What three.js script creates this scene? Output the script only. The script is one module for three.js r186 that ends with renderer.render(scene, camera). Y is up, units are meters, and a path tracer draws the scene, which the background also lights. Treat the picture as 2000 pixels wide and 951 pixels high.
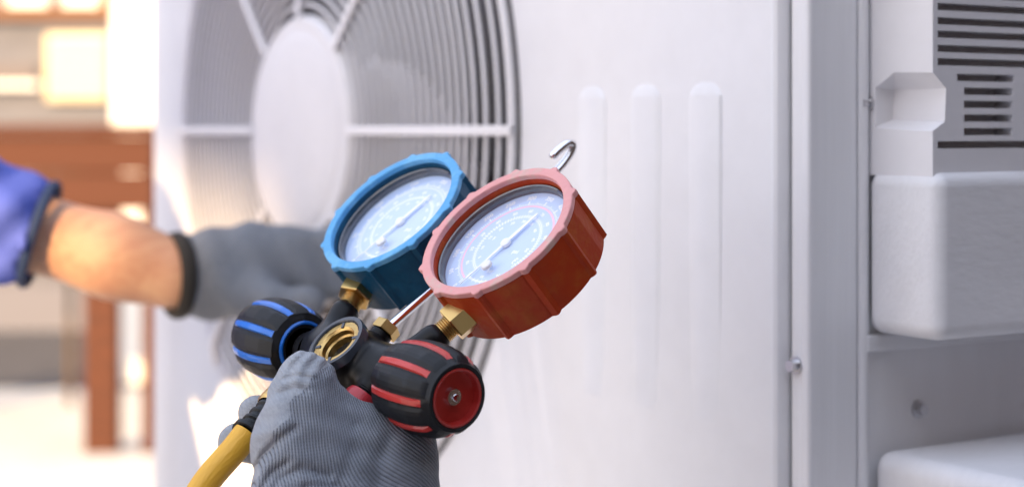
import * as THREE from 'three';
import { RoundedBoxGeometry } from 'three/addons/geometries/RoundedBoxGeometry.js';
import { ConvexGeometry } from 'three/addons/geometries/ConvexGeometry.js';
import { mergeGeometries, mergeVertices, toCreasedNormals } from 'three/addons/utils/BufferGeometryUtils.js';
import { Brush, Evaluator, SUBTRACTION } from 'three-bvh-csg';

// ---------------------------------------------------------------- camera, sky, sun, exposure
const EYE = 1.15, F = 3360;                                  // eye height; focal length in pixels of the 2000 px wide photograph
const scene = new THREE.Scene();
const camera = new THREE.PerspectiveCamera(2 * Math.atan(951 / 2 / F) * 180 / Math.PI, 2000 / 951, 0.05, 400);
camera.position.set(0, EYE, 0);
camera.setViewOffset(2000, 951, 0, 220.5, 2000, 951);        // lens shifted down, verticals stay vertical
camera.focus = 0.79; camera.userData.fStop = 5.4;
camera.updateProjectionMatrix();
scene.add(camera);

const SUN = new THREE.Vector3(-0.48, 0.36, 0.80).normalize();
const sky = (() => {
  const w = 512, h = 256, a = new Float32Array(w * h * 4), d = new THREE.Vector3();
  for (let j = 0; j < h; j++) for (let i = 0; i < w; i++) {
    const el = (j + 0.5) / h * Math.PI - Math.PI / 2, az = ((i + 0.5) / w - 0.5) * 2 * Math.PI;
    d.set(Math.cos(el) * Math.cos(az), Math.sin(el), Math.cos(el) * Math.sin(az));
    const up = Math.max(0, d.y), c = Math.max(0, d.dot(SUN));
    const hz = Math.exp(-up * 4.2), glow = 0.55 * Math.pow(c, 4) + 1.5 * Math.pow(c, 28);
    const k = (j * w + i) * 4;
    a[k] = 0.53 + 0.50 * hz + glow * 1.0;
    a[k + 1] = 0.615 + 0.38 * hz + glow * 0.82;
    a[k + 2] = 0.82 + 0.14 * hz + glow * 0.58;
    a[k + 3] = 1;
  }
  const t = new THREE.DataTexture(a, w, h, THREE.RGBAFormat, THREE.FloatType);
  t.mapping = THREE.EquirectangularReflectionMapping; t.magFilter = t.minFilter = THREE.LinearFilter; t.needsUpdate = true;
  return t;
})();
scene.background = sky; scene.environment = sky;
const sun = new THREE.DirectionalLight(new THREE.Color().setRGB(1, 0.67, 0.34), 5);
sun.position.copy(SUN).multiplyScalar(12).add(new THREE.Vector3(-1, 1, -4)); sun.target.position.set(-1, 1, -4);
sun.castShadow = true; sun.shadow.radius = 2.5; sun.shadow.mapSize.set(4096, 4096);
Object.assign(sun.shadow.camera, { left: -9, right: 9, top: 9, bottom: -9, near: 0.5, far: 40 });
scene.add(sun, sun.target);
const renderer = new THREE.WebGLRenderer({ antialias: true });
renderer.setSize(1024, 486);
renderer.shadowMap.enabled = true; renderer.shadowMap.type = THREE.PCFSoftShadowMap;
renderer.toneMapping = THREE.LinearToneMapping;
renderer.toneMappingExposure = 2.3;

// ---------------------------------------------------------------- helpers
let seed = 7;
const rnd = () => { seed = (seed * 1664525 + 1013904223) >>> 0; return seed / 4294967296; };
const V = (x, y, z) => new THREE.Vector3(x, y, z);
const at = (px, py, depth) => V((px - 1000) / F * depth, EYE + (255 - py) / F * depth, -depth);   // where a thing stands
const lin = (r, g, b) => new THREE.Color().setRGB(r, g, b);
const M = (r, g, b, rough = 0.6, extra = {}) => new THREE.MeshPhysicalMaterial({ color: lin(r, g, b), roughness: rough, ...extra });
function mesh(name, geo, mat, parent) {
  const m = new THREE.Mesh(geo, mat); m.name = name; m.castShadow = m.receiveShadow = true;
  if (parent) parent.add(m);
  return m;
}
function thing(name, label, category, pos = [0, 0, 0], group) {
  const g = new THREE.Group(); g.name = name; g.position.set(...pos); g.userData = { label, category };
  if (group) g.userData.group = group;
  scene.add(g); return g;
}
function part(name, parent) { const g = new THREE.Group(); g.name = name; parent.add(g); return g; }
const box = (x0, x1, y0, y1, z0, z1, r = 0) => {
  const g = r ? new RoundedBoxGeometry(x1 - x0, y1 - y0, z1 - z0, 4, r) : new THREE.BoxGeometry(x1 - x0, y1 - y0, z1 - z0);
  g.translate((x0 + x1) / 2, (y0 + y1) / 2, (z0 + z1) / 2); return g;
};
const lathe = (pts, seg = 48) => toCreasedNormals(new THREE.LatheGeometry(pts.map(([r, y]) => new THREE.Vector2(r, y)), seg), 0.6);
const along = (g, axis) => axis === 'x' ? g.rotateZ(-Math.PI / 2) : axis === 'z' ? g.rotateX(Math.PI / 2) : g;   // a y-axis shape laid along x or z
function noise2(n, cells, s) {                               // tileable value noise in 0..1
  seed = s; const c = new Float32Array(cells * cells); for (let i = 0; i < c.length; i++) c[i] = rnd();
  const o = new Float32Array(n * n), sm = t => t * t * (3 - 2 * t);
  for (let j = 0; j < n; j++) for (let i = 0; i < n; i++) {
    const x = i / n * cells, y = j / n * cells, x0 = x | 0, y0 = y | 0, fx = sm(x - x0), fy = sm(y - y0), x1 = (x0 + 1) % cells, y1 = (y0 + 1) % cells;
    o[j * n + i] = (c[y0 * cells + x0] * (1 - fx) + c[y0 * cells + x1] * fx) * (1 - fy) + (c[y1 * cells + x0] * (1 - fx) + c[y1 * cells + x1] * fx) * fy;
  }
  return o;
}
function fbm(n, cells, s, oct = 4) {
  const o = new Float32Array(n * n); let amp = 0.5, tot = 0;
  for (let k = 0; k < oct; k++) { const a = noise2(n, Math.min(n, cells << k), s + k * 31); for (let i = 0; i < o.length; i++) o[i] += a[i] * amp; tot += amp; amp *= 0.55; }
  for (let i = 0; i < o.length; i++) o[i] /= tot;
  return o;
}
function tex(n, fn, srgb = true, rx = 1, ry = rx) {          // fn(i, j) -> [r, g, b] 0..1 (linear when srgb, stored encoded)
  const d = new Uint8Array(n * n * 4), enc = v => 255 * (v <= 0.0031308 ? 12.92 * v : 1.055 * Math.pow(v, 1 / 2.4) - 0.055);
  for (let j = 0; j < n; j++) for (let i = 0; i < n; i++) {
    const c = fn(i, j), k = (j * n + i) * 4;
    for (let q = 0; q < 3; q++) { const v = Math.min(1, Math.max(0, c[q])); d[k + q] = srgb ? enc(v) : v * 255; }
    d[k + 3] = 255;
  }
  const t = new THREE.DataTexture(d, n, n); t.wrapS = t.wrapT = THREE.RepeatWrapping; t.magFilter = THREE.LinearFilter; t.minFilter = THREE.LinearMipmapLinearFilter; t.generateMipmaps = true;
  if (srgb) t.colorSpace = THREE.SRGBColorSpace;
  t.repeat.set(rx, ry); t.needsUpdate = true; return t;
}
const mixc = (a, b, t) => a.map((v, k) => v + (b[k] - v) * t);
const sstep = (a, b, x) => { const t = Math.min(1, Math.max(0, (x - a) / (b - a))); return t * t * (3 - 2 * t); };

// smooth signed-distance bodies, meshed with surface nets
const seg = (p, a, b, ra, rb) => {
  const bx = b.x - a.x, by = b.y - a.y, bz = b.z - a.z, ax = p.x - a.x, ay = p.y - a.y, az = p.z - a.z;
  const h = Math.min(1, Math.max(0, (ax * bx + ay * by + az * bz) / (bx * bx + by * by + bz * bz + 1e-12)));
  return Math.hypot(ax - bx * h, ay - by * h, az - bz * h) - ra - (rb - ra) * h;
};
const smin = (a, b, k) => { const h = Math.max(k - Math.abs(a - b), 0) / k; return Math.min(a, b) - h * h * k * 0.25; };
const chain = (p, pts, k) => { let d = 9; for (let i = 0; i + 1 < pts.length; i++) d = smin(d, seg(p, pts[i][0], pts[i + 1][0], pts[i][1], pts[i + 1][1]), k); return d; };
function nets(sdf, lo, hi, cell) {
  const nx = Math.ceil((hi.x - lo.x) / cell) + 1, ny = Math.ceil((hi.y - lo.y) / cell) + 1, nz = Math.ceil((hi.z - lo.z) / cell) + 1;
  const f = new Float32Array(nx * ny * nz), p = V(0, 0, 0), id = (i, j, k) => (k * ny + j) * nx + i;
  for (let k = 0; k < nz; k++) for (let j = 0; j < ny; j++) for (let i = 0; i < nx; i++) f[id(i, j, k)] = sdf(p.set(lo.x + i * cell, lo.y + j * cell, lo.z + k * cell));
  const vid = new Int32Array(nx * ny * nz).fill(-1), pos = [], idx = [];
  for (let k = 0; k < nz - 1; k++) for (let j = 0; j < ny - 1; j++) for (let i = 0; i < nx - 1; i++) {
    let n = 0, x = 0, y = 0, z = 0; const v = [];
    for (let c = 0; c < 8; c++) v.push(f[id(i + (c & 1), j + (c >> 1 & 1), k + (c >> 2))]);
    for (let c = 0; c < 8; c++) for (let b = 1; b < 8; b <<= 1) if (!(c & b)) {
      const e = c | b; if ((v[c] < 0) !== (v[e] < 0)) { const t = v[c] / (v[c] - v[e]); n++; x += (c & 1) + (b === 1 ? t : 0); y += (c >> 1 & 1) + (b === 2 ? t : 0); z += (c >> 2) + (b === 4 ? t : 0); }
    }
    if (n) { vid[id(i, j, k)] = pos.length / 3; pos.push(lo.x + (i + x / n) * cell, lo.y + (j + y / n) * cell, lo.z + (k + z / n) * cell); }
  }
  const quad = (a, b, c, d, flip) => { if (a < 0 || b < 0 || c < 0 || d < 0) return; flip ? idx.push(a, c, b, a, d, c) : idx.push(a, b, c, a, c, d); };
  for (let k = 1; k < nz - 1; k++) for (let j = 1; j < ny - 1; j++) for (let i = 1; i < nx - 1; i++) {
    const s = f[id(i, j, k)] < 0;
    if (s !== f[id(i + 1, j, k)] < 0) quad(vid[id(i, j - 1, k - 1)], vid[id(i, j, k - 1)], vid[id(i, j, k)], vid[id(i, j - 1, k)], !s);
    if (s !== f[id(i, j + 1, k)] < 0) quad(vid[id(i - 1, j, k - 1)], vid[id(i - 1, j, k)], vid[id(i, j, k)], vid[id(i, j, k - 1)], !s);
    if (s !== f[id(i, j, k + 1)] < 0) quad(vid[id(i - 1, j - 1, k)], vid[id(i, j - 1, k)], vid[id(i, j, k)], vid[id(i - 1, j, k)], !s);
  }
  const g = new THREE.BufferGeometry(); g.setAttribute('position', new THREE.Float32BufferAttribute(pos, 3)); g.setIndex(idx);
  const nr = new Float32Array(pos.length), e = cell * 0.4;
  for (let q = 0; q < pos.length; q += 3) {
    const [x, y, z] = [pos[q], pos[q + 1], pos[q + 2]];
    const gx = sdf(p.set(x + e, y, z)) - sdf(p.set(x - e, y, z)), gy = sdf(p.set(x, y + e, z)) - sdf(p.set(x, y - e, z)), gz = sdf(p.set(x, y, z + e)) - sdf(p.set(x, y, z - e)), l = Math.hypot(gx, gy, gz) || 1;
    nr[q] = gx / l; nr[q + 1] = gy / l; nr[q + 2] = gz / l;
  }
  g.setAttribute('normal', new THREE.BufferAttribute(nr, 3));
  return g;
}
function uvFrom(g, fn) {                                     // uv in metres from the object's own axes
  const p = g.attributes.position, uv = new Float32Array(p.count * 2);
  for (let i = 0; i < p.count; i++) { const [u, v] = fn(p.getX(i), p.getY(i), p.getZ(i)); uv[2 * i] = u; uv[2 * i + 1] = v; }
  g.setAttribute('uv', new THREE.BufferAttribute(uv, 2)); return g;
}

// ---------------------------------------------------------------- materials
const nA = fbm(256, 4, 11, 5), nB = fbm(256, 8, 23, 4), nC = fbm(256, 32, 41, 3);
const N = (a, i, j) => a[(j & 255) * 256 + (i & 255)];
const grime = tex(256, (i, j) => { const t = 0.93 + 0.1 * (N(nA, i, j) - 0.5) + 0.05 * (N(nC, i, j) - 0.5); return [t, t, t]; }, true);
const orange = tex(256, (i, j) => { const t = N(nC, i, j); return [t, t, t]; }, false);
const paint = M(0.83, 0.83, 0.85, 0.42, { map: grime, bumpMap: orange, bumpScale: 0.0002 });
const plasticGrey = M(0.80, 0.79, 0.81, 0.5, { map: grime });
const grilleMat = M(0.78, 0.77, 0.79, 0.45);
const darkIn = M(0.10, 0.11, 0.13, 0.8);
const steel = M(0.62, 0.62, 0.64, 0.28, { metalness: 1 });
const chrome = M(0.85, 0.85, 0.87, 0.12, { metalness: 1 });
const brass = M(0.62, 0.42, 0.16, 0.3, { metalness: 1, bumpMap: orange, bumpScale: 0.00015 });
const blackMetal = M(0.006, 0.006, 0.007, 0.36, { specularIntensity: 0.45, bumpMap: orange, bumpScale: 0.0001 });
const rubberBlack = M(0.009, 0.010, 0.012, 0.5, { specularIntensity: 0.6, bumpMap: orange, bumpScale: 0.0002 });

// ---------------------------------------------------------------- the setting
{
  const conc = tex(256, (i, j) => { const t = 0.56 + 0.14 * (N(nA, i, j) - 0.5) + 0.1 * (N(nC, i, j) - 0.5); return [t * 1.02, t, t * 0.95]; }, true, 60, 60);
  const g = mesh('ground', new THREE.PlaneGeometry(200, 200).rotateX(-Math.PI / 2), new THREE.MeshStandardMaterial({ map: conc, roughness: 0.85 }), scene);
  g.userData.kind = 'structure';
  const asph = tex(256, (i, j) => { const t = 0.075 + 0.05 * (N(nC, i, j) - 0.5) + 0.02 * (N(nA, i, j) - 0.5); return [t, t, t * 1.12]; }, true, 20, 2);
  const r = mesh('road', new THREE.PlaneGeometry(40, 2.2).rotateX(-Math.PI / 2).translate(-6, 0.004, -8.75), new THREE.MeshStandardMaterial({ map: asph, roughness: 0.9 }), scene);
  r.userData.kind = 'structure';
}

// ---------------------------------------------------------------- outdoor air conditioning unit
const AC = thing('air_conditioner_unit', 'tall off-white outdoor air conditioning unit with round fan grille and ribbed front panel', 'air conditioner', [-0.15, 0, -1.37]);
AC.rotation.y = -Math.atan2(0.848, 0.53);
{
  const XL = -0.383, XR = 0.5675, Y0 = 0.06, Y1 = 1.56, CY = EYE, CX = -0.006, RO = 0.302;
  // front panel with its round opening
  const s = new THREE.Shape(); s.moveTo(XL, Y0); s.lineTo(0.541, Y0); s.lineTo(0.541, Y1); s.lineTo(XL, Y1); s.closePath();
  const h = new THREE.Path(); h.absarc(CX, CY, RO, 0, Math.PI * 2, true); s.holes.push(h);
  const fp = mesh('front_panel', toCreasedNormals(new THREE.ExtrudeGeometry(s, { depth: 0.006, bevelEnabled: true, bevelSize: 0.006, bevelThickness: 0.006, bevelSegments: 4, curveSegments: 96 }).translate(0, 0, -0.012), 0.7), paint, AC);
  fp.geometry = uvFrom(fp.geometry, (x, y) => [x * 2, y * 2]);
  for (const x of [0.3755, 0.4305, 0.4865]) {
    const w = 0.0085, t = CY + 0.0205, r = new THREE.Shape();
    r.moveTo(x - w, CY - 0.36); r.lineTo(x + w, CY - 0.36); r.lineTo(x + w, t - 0.006); r.quadraticCurveTo(x + w, t, x + w - 0.006, t); r.lineTo(x - w + 0.006, t); r.quadraticCurveTo(x - w, t, x - w, t - 0.006); r.closePath();
    const rg = toCreasedNormals(new THREE.ExtrudeGeometry(r, { depth: 0.0003, bevelEnabled: true, bevelSize: 0.0065, bevelThickness: 0.0019, bevelSegments: 5, curveSegments: 8, steps: 1 }), 0.9);
    { const q = rg.attributes.position; for (let i = 0; i < q.count; i++) if (q.getY(i) < CY - 0.3) q.setZ(i, -0.0012); }   // the pressing runs out flat towards its foot
    mesh('pressed_rib', uvFrom(rg, (a, b) => [a * 2, b * 2]), paint, fp).position.z = -0.0006;
  }
  // casing
  const cas = part('casing', AC);
  mesh('back_panel', box(XL, XR, Y0, Y1, -0.36, -0.352), paint, cas);
  mesh('left_panel', box(XL, XL + 0.006, Y0, Y1, -0.35, -0.014), paint, cas);
  mesh('top_panel', box(XL - 0.006, XR + 0.006, Y1 + 0.008, Y1 + 0.03, -0.366, 0.006, 0.004), paint, cas);
  mesh('bottom_panel', box(XL, XR, Y0 - 0.014, Y0 - 0.002, -0.36, -0.001), paint, cas);
  mesh('partition', box(0.30, 0.306, Y0, Y1, -0.348, -0.016), paint, cas);
  for (const x of [-0.3, 0.45]) mesh('foot', box(x - 0.04, x + 0.04, 0, Y0 - 0.015, -0.37, 0.01, 0.004), M(0.3, 0.3, 0.31, 0.7), cas);
  // fan behind the grille
  mesh('fan_shroud', lathe([[RO + 0.002, -0.013], [RO - 0.004, -0.05], [RO - 0.006, -0.12], [RO + 0.01, -0.13]], 72).rotateX(Math.PI / 2).translate(CX, CY, 0), plasticGrey, cas);
  mesh('coil', box(XL + 0.02, 0.296, 0.12, Y1 - 0.02, -0.335, -0.30), M(0.20, 0.20, 0.21, 0.6), cas);  // coil coloured dark so the gaps between the grille rings look shaded
  const fan = part('fan', AC); fan.position.set(CX, CY, -0.075);
  mesh('fan_hub', lathe([[0, 0.03], [0.05, 0.03], [0.062, 0.02], [0.064, -0.05], [0, -0.05]], 40).rotateX(Math.PI / 2), plasticGrey, fan);
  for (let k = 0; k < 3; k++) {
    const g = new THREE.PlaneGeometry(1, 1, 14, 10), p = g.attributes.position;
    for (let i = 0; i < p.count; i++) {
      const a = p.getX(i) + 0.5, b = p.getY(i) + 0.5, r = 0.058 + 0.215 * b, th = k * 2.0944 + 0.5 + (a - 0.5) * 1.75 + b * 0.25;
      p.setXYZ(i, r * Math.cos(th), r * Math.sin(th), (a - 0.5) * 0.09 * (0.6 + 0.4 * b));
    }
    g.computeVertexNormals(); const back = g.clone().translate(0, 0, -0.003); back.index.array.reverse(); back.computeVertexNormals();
    mesh('fan_blade', mergeGeometries([g, back]), M(0.10, 0.10, 0.11, 0.5), fan);  // dark blade colour stands in for shade behind the rings
  }
  // grille: hub disc, rings, spokes
  const gr = part('fan_grille', AC); gr.position.set(CX, CY, 0);
  const zAt = r => 0.016 - 0.003 * sstep(0.09, 0.24, r) - 0.013 * Math.pow(sstep(0.25, 0.305, r), 1.4);
  mesh('hub_disc', lathe([[0, 0.0255], [0.03, 0.0252], [0.06, 0.0240], [0.0745, 0.0222], [0.0800, 0.0202], [0.084, 0.0215], [0.0885, 0.0205], [0.092, 0.0155], [0.092, 0.006], [0.085, 0.004]].reverse().map(([r, z]) => [r, z]), 72).rotateX(Math.PI / 2), plasticGrey, gr);
  const n = 20;
  for (let k = 0; k < n; k++) {
    const r = 0.1005 + k * 0.01012, big = k === n - 1 ? 0.0028 : 0.00150;
    mesh('ring', new THREE.TorusGeometry(r, big, 8, 120).scale(1, 1, 1.12).translate(0, 0, zAt(r)), grilleMat, gr);
  }
  for (let k = 0; k < 8; k++) {
    const pts = []; const w = 0.0034, t = 0.0012;
    for (let i = 0; i <= 20; i++) { const r = 0.089 + i / 20 * 0.208; pts.push([r, zAt(r) + 0.0036]); }
    const pos = [], idx = [];
    pts.forEach(([r, z], i) => { for (const [y, dz] of [[-w, -t], [w, -t], [w, t], [w * 0.6, t * 1.6], [-w * 0.6, t * 1.6], [-w, t]]) pos.push(r, y, z + dz); if (i) for (let c = 0; c < 6; c++) { const a = (i - 1) * 6 + c, b = (i - 1) * 6 + (c + 1) % 6; idx.push(a, a + 6, b, b, a + 6, b + 6); } });
    const g = new THREE.BufferGeometry(); g.setAttribute('position', new THREE.Float32BufferAttribute(pos, 3)); g.setIndex(idx);
    mesh('spoke', toCreasedNormals(g, 0.5).rotateZ(k * Math.PI / 4), grilleMat, gr);
  }
  // corner post
  const cp = part('corner_post', AC);
  mesh('front_flange', box(0.549, XR - 0.0035, Y0, Y1, -0.016, -0.0075, 0.002), paint, cp);
  mesh('post_face', box(XR - 0.006, XR, Y0, Y1, -0.0385, -0.004, 0.0022), paint, cp);
  mesh('post_bead', new THREE.CylinderGeometry(0.0034, 0.0034, Y1 - Y0, 16).translate(XR - 0.0005, (Y0 + Y1) / 2, -0.0418), paint, cp);
  mesh('side_panel', box(XR - 0.006, XR - 0.001, Y0, Y1, -0.35, -0.0455), paint, AC);
  // service cover with louvres and a hand recess
  const q = 0.0465, OX = XR + q, W0 = -0.0455, sc = part('service_cover', AC);
  const bodyB = new Brush(toCreasedNormals(mergeVertices(box(XR, OX, CY - 0.0235, CY + 0.3, -0.30, W0)), 0.4).toNonIndexed());
  const Q = (a, y, w) => V(XR + a, CY + y, W0 + w);
  const cut = new Brush(new ConvexGeometry([Q(0.003, -0.003, 0.01), Q(0.06, -0.006, 0.01), Q(0.06, 0.0235, 0.01), Q(0.03, 0.0385, 0.01), Q(0.003, 0.0235, 0.01), Q(0.008, 0.0215, -0.011), Q(0.06, 0.0215, -0.009), Q(0.008, 0.006, -0.010), Q(0.06, 0.004, -0.008)]));
  const ev = new Evaluator(); ev.attributes = ['position', 'normal']; ev.useGroups = false;
  bodyB.updateMatrixWorld(); cut.updateMatrixWorld();
  let cover = ev.evaluate(bodyB, cut, SUBTRACTION);
  // louvre slots cut into the outer face: [offset, half height, from, to]
    const list = [[12, 0, 1], [40, 0, 1], [66, 0, 1], [94, 0, 1], [120, 0, 1], [150, 1, 0], [177, 2, 0], [203, 2, 0], [230, 2, 0], [257, 2, 0], [283, 0, 1]];
  for (let k = 1; k < 9; k++) list.unshift([12 - 27 * k, 0, 1]);
  for (const [py, kind] of list) {
    const y = CY + (255 - py) / 3840, z0 = W0 - [0.0035, 0.0175, 0.0225][kind], z1 = W0 - [0.16, 0.060, 0.0585][kind];
    const b = new Brush(box(OX - 0.03, OX + 0.01, y - 0.00185, y + 0.00185, z1, z0).toNonIndexed()); b.updateMatrixWorld();
    cover = ev.evaluate(cover, b, SUBTRACTION);
  }
  mesh('louvred_cover', uvFrom(toCreasedNormals(cover.geometry, 0.4), (x, y, z) => [(z + x) * 2, y * 2]), plasticGrey, sc);
  for (const [py, kind] of list) {   // dark backs of the slots
    const y = CY + (255 - py) / 3840, z0 = W0 - [0.0035, 0.0175, 0.0225][kind], z1 = W0 - [0.16, 0.060, 0.0585][kind];
    mesh('louvre_slot', box(OX - 0.0125, OX - 0.0121, y - 0.0018, y + 0.0018, z1 + 0.0002, z0 - 0.0002), plasticGrey, sc);
  }
  const vc = mesh('valve_cover', box(XR + 0.0005, XR + 0.0525, CY - 0.107, CY - 0.0212, -0.30, W0 + 0.0025, 0.0080), paint, AC);
  mesh('valve_cover_flange', box(XR - 0.0008, XR + 0.0035, CY - 0.1175, CY - 0.108, -0.30, W0 + 0.004, 0.0015), paint, vc);
  mesh('lower_valve_cover', box(XR + 0.0005, XR + 0.105, CY - 0.42, CY - 0.1695, -0.30, W0 - 0.0005, 0.010), paint, AC);
  // screws
  const screw = (x, y, z, axis, r = 0.0032) => {
    const g = mergeGeometries([new THREE.CylinderGeometry(r * 1.5, r * 1.5, 0.0012, 20).translate(0, 0.0006, 0).toNonIndexed(), new THREE.CylinderGeometry(r, r * 1.02, 0.0042, 6).translate(0, 0.0032, 0).toNonIndexed()]);
    mesh('screw', along(g, axis).translate(x, y, z), steel, AC);
  };
  screw(0.5535, CY - 0.1235, -0.0077, 'z'); screw(0.5535, CY + 0.22, -0.0077, 'z');
  screw(XR - 0.0009, CY - 0.151, -0.083, 'x'); screw(XR + 0.001, CY + 0.0145, W0 + 0.0005, 'z', 0.0026);
}

// ---------------------------------------------------------------- gauge manifold
const basis = new THREE.Matrix4().makeBasis(V(0.62554, -0.07464, 0.77661), V(0.59462, 0.69005, -0.41263), V(-0.50510, 0.71991, 0.47604));
const MG = thing('gauge_manifold', 'black refrigeration manifold with a blue and a red pressure gauge, held in a gloved hand', 'gauge manifold', [-0.0736, EYE - 0.10972, -0.80563]);
MG.quaternion.setFromRotationMatrix(basis);
const GX = 0.0429, GH = 0.0801, GZ = 0.0166, GR = 0.0411, GL = 0.0304;
const toWorld = (x, y, z) => V(x, y, z).applyMatrix4(basis).add(MG.position);
{
  const outline = (R, bump) => {
    const s = new THREE.Shape(), n = 200;
    for (let i = 0; i < n; i++) { const a = i / n * Math.PI * 2, ph = ((a / (Math.PI * 2) * 10 + 0.2) % 1) - 0.5, r = R - 0.0006 + bump * Math.exp(-Math.pow(ph / 0.062, 4)); i ? s.lineTo(r * Math.cos(a), r * Math.sin(a)) : s.moveTo(r * Math.cos(a), r * Math.sin(a)); }
    s.closePath(); return s;
  };
  function dial(red) {
    const c = document.createElement('canvas'); c.width = c.height = 1024; const x = c.getContext('2d');
    x.fillStyle = red ? '#c2d5f6' : '#c5d7f6'; x.fillRect(0, 0, 1024, 1024);
    x.translate(512, 512); const S = 512 / 0.0345;             // pixels per metre
    const P = (r, deg) => [r * S * Math.cos(deg * Math.PI / 180), -r * S * Math.sin(deg * Math.PI / 180)];
    const arc = (r, a0, a1, w, col) => { x.strokeStyle = col; x.lineWidth = w * S; x.beginPath(); x.arc(0, 0, r * S, -a0 * Math.PI / 180, -a1 * Math.PI / 180, false); x.stroke(); };
    const tick = (r0, r1, d, w) => { x.lineWidth = w * S; x.beginPath(); x.moveTo(...P(r0, d)); x.lineTo(...P(r1, d)); x.stroke(); };
    const num = (t, r, d, sz) => { x.save(); x.translate(...P(r, d)); x.rotate((90 - d) * Math.PI / 180); x.font = `bold ${sz * S}px sans-serif`; x.textAlign = 'center'; x.textBaseline = 'middle'; x.fillText(t, 0, 0); x.restore(); };
    x.fillStyle = x.strokeStyle = '#ffffff';
    const A0 = 247, per = red ? 0.466 : 0.83, top = red ? 550 : 300;
    arc(0.0252, A0, A0 - per * top, 0.0013, red ? '#f7c9d8' : '#dfe9fb');
    x.strokeStyle = '#ffffff';
    for (let v = 0; v <= top; v += red ? 5 : 2.5) { const mj = v % (red ? 50 : 25) === 0, md = v % (red ? 25 : 12.5) === 0; tick(0.0262, mj ? 0.0288 : md ? 0.028 : 0.0273, A0 - v * per, mj ? 0.0007 : 0.0004); }
    for (let v = 0; v <= top; v += red ? 50 : 50) num(String(v), 0.0309, A0 - v * per, 0.0034);
    arc(0.0188, A0, -40, 0.00028, '#ffffff'); arc(0.0180, A0, -40, 0.00028, '#ffffff'); x.strokeStyle = '#ffffff';
    for (let k = 0; k <= 56; k++) { const d = A0 - k * 5; tick(0.0172, k % 5 ? 0.0196 : 0.0203, d, 0.00034); }
    for (let k = 0; k <= 11; k++) { num(String(k * 10), 0.0219, A0 - k * 25, 0.0026); num(String(k * 5), 0.0152, A0 - k * 25, 0.0023); }
    arc(0.0232, 322, 246, 0.0004, '#ffffff'); arc(0.0238, 322, 246, 0.0004, '#ffffff'); x.strokeStyle = '#ffffff';
    for (let k = 0; k <= 10; k++) tick(0.0222, 0.0248, 318 - k * 7, 0.00042);
    num('70', 0.0205, 300, 0.0022); num('80', 0.0205, 272, 0.0022);
    x.font = `bold ${0.003 * S}px sans-serif`; x.textAlign = 'center';
    for (const [t, u, v] of [['psi', 0.009, -0.004], ['bar', 0.003, -0.0175], ['C', 0.013, -0.010], ['F', -0.012, 0.001]]) x.fillText(t, u * S, -v * S);
    if (red) { x.fillStyle = '#f0a9bb'; x.beginPath(); x.moveTo(...P(0.0334, 262)); x.arc(0, 0, 0.0334 * S, -262 * Math.PI / 180, -282 * Math.PI / 180, true); x.lineTo(...P(0.030, 282)); x.lineTo(...P(0.030, 262)); x.fill(); }
    const t = new THREE.CanvasTexture(c); t.colorSpace = THREE.SRGBColorSpace; return t;
  }
  const worn = (a, b, k0, k1) => tex(256, (i, j) => { const t = sstep(k0, k1, N(nB, i, j) * 0.7 + N(nC, i, j) * 0.3); return mixc(a, b, t); }, true, 1);
  function gauge(red, x) {
    const g = part('gauge', MG); g.position.set(x, GH, 0);
    g.userData.label = red ? 'red gauge with worn pink rim' : 'blue gauge with light blue rim';
    const sh = outline(GR, 0.0019); const ho = new THREE.Path(); ho.absarc(0, 0, 0.0357, 0, Math.PI * 2, true); sh.holes.push(ho);
    const side = red ? new THREE.MeshPhysicalMaterial({ specularIntensity: 0.5, map: worn([0.42, 0.040, 0.006], [0.44, 0.085, 0.012], 0.35, 0.85), roughness: 0.55, bumpMap: orange, bumpScale: 0.0002 })
      : new THREE.MeshPhysicalMaterial({ specularIntensity: 0.5, map: worn([0.001, 0.062, 0.135], [0.003, 0.080, 0.165], 0.4, 0.8), roughness: 0.5, bumpMap: orange, bumpScale: 0.0002 });
    const rim = red ? new THREE.MeshStandardMaterial({ map: worn([0.74, 0.33, 0.31], [0.64, 0.40, 0.34], 0.5, 0.75), roughness: 0.5, bumpMap: orange, bumpScale: 0.0003 })
      : new THREE.MeshStandardMaterial({ map: worn([0.085, 0.36, 0.68], [0.14, 0.43, 0.72], 0.4, 0.7), roughness: 0.5, bumpMap: orange, bumpScale: 0.0003 });
    const cyl = g2 => uvFrom(g2, (a, b, c) => [Math.atan2(b, a) * GR * 12, c * 12]);
    const boot = mesh('boot', cyl(toCreasedNormals(new THREE.ExtrudeGeometry(sh, { depth: GL - 0.0032, bevelEnabled: false, curveSegments: 64 }).translate(0, 0, GZ - GL), 0.35)), side, g);
    mesh('boot_back', lathe([[0, 0.0009], [0.037, 0.0009], [0.039, 0.002], [0.039, 0.0035], [0, 0.0035]]).rotateX(Math.PI / 2).translate(0, 0, GZ - GL), side, boot);
    const sr = outline(GR - 0.0005, 0.0019); const hr = new THREE.Path(); hr.absarc(0, 0, 0.0363, 0, Math.PI * 2, true); sr.holes.push(hr);
    mesh('rim', uvFrom(toCreasedNormals(new THREE.ExtrudeGeometry(sr, { depth: 0.0018, bevelEnabled: true, bevelSize: 0.0006, bevelThickness: 0.0007, bevelSegments: 3, curveSegments: 64 }).translate(0, 0, GZ - 0.0025), 0.6), (a, b) => [a * 14, b * 14]), rim, g);
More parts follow.
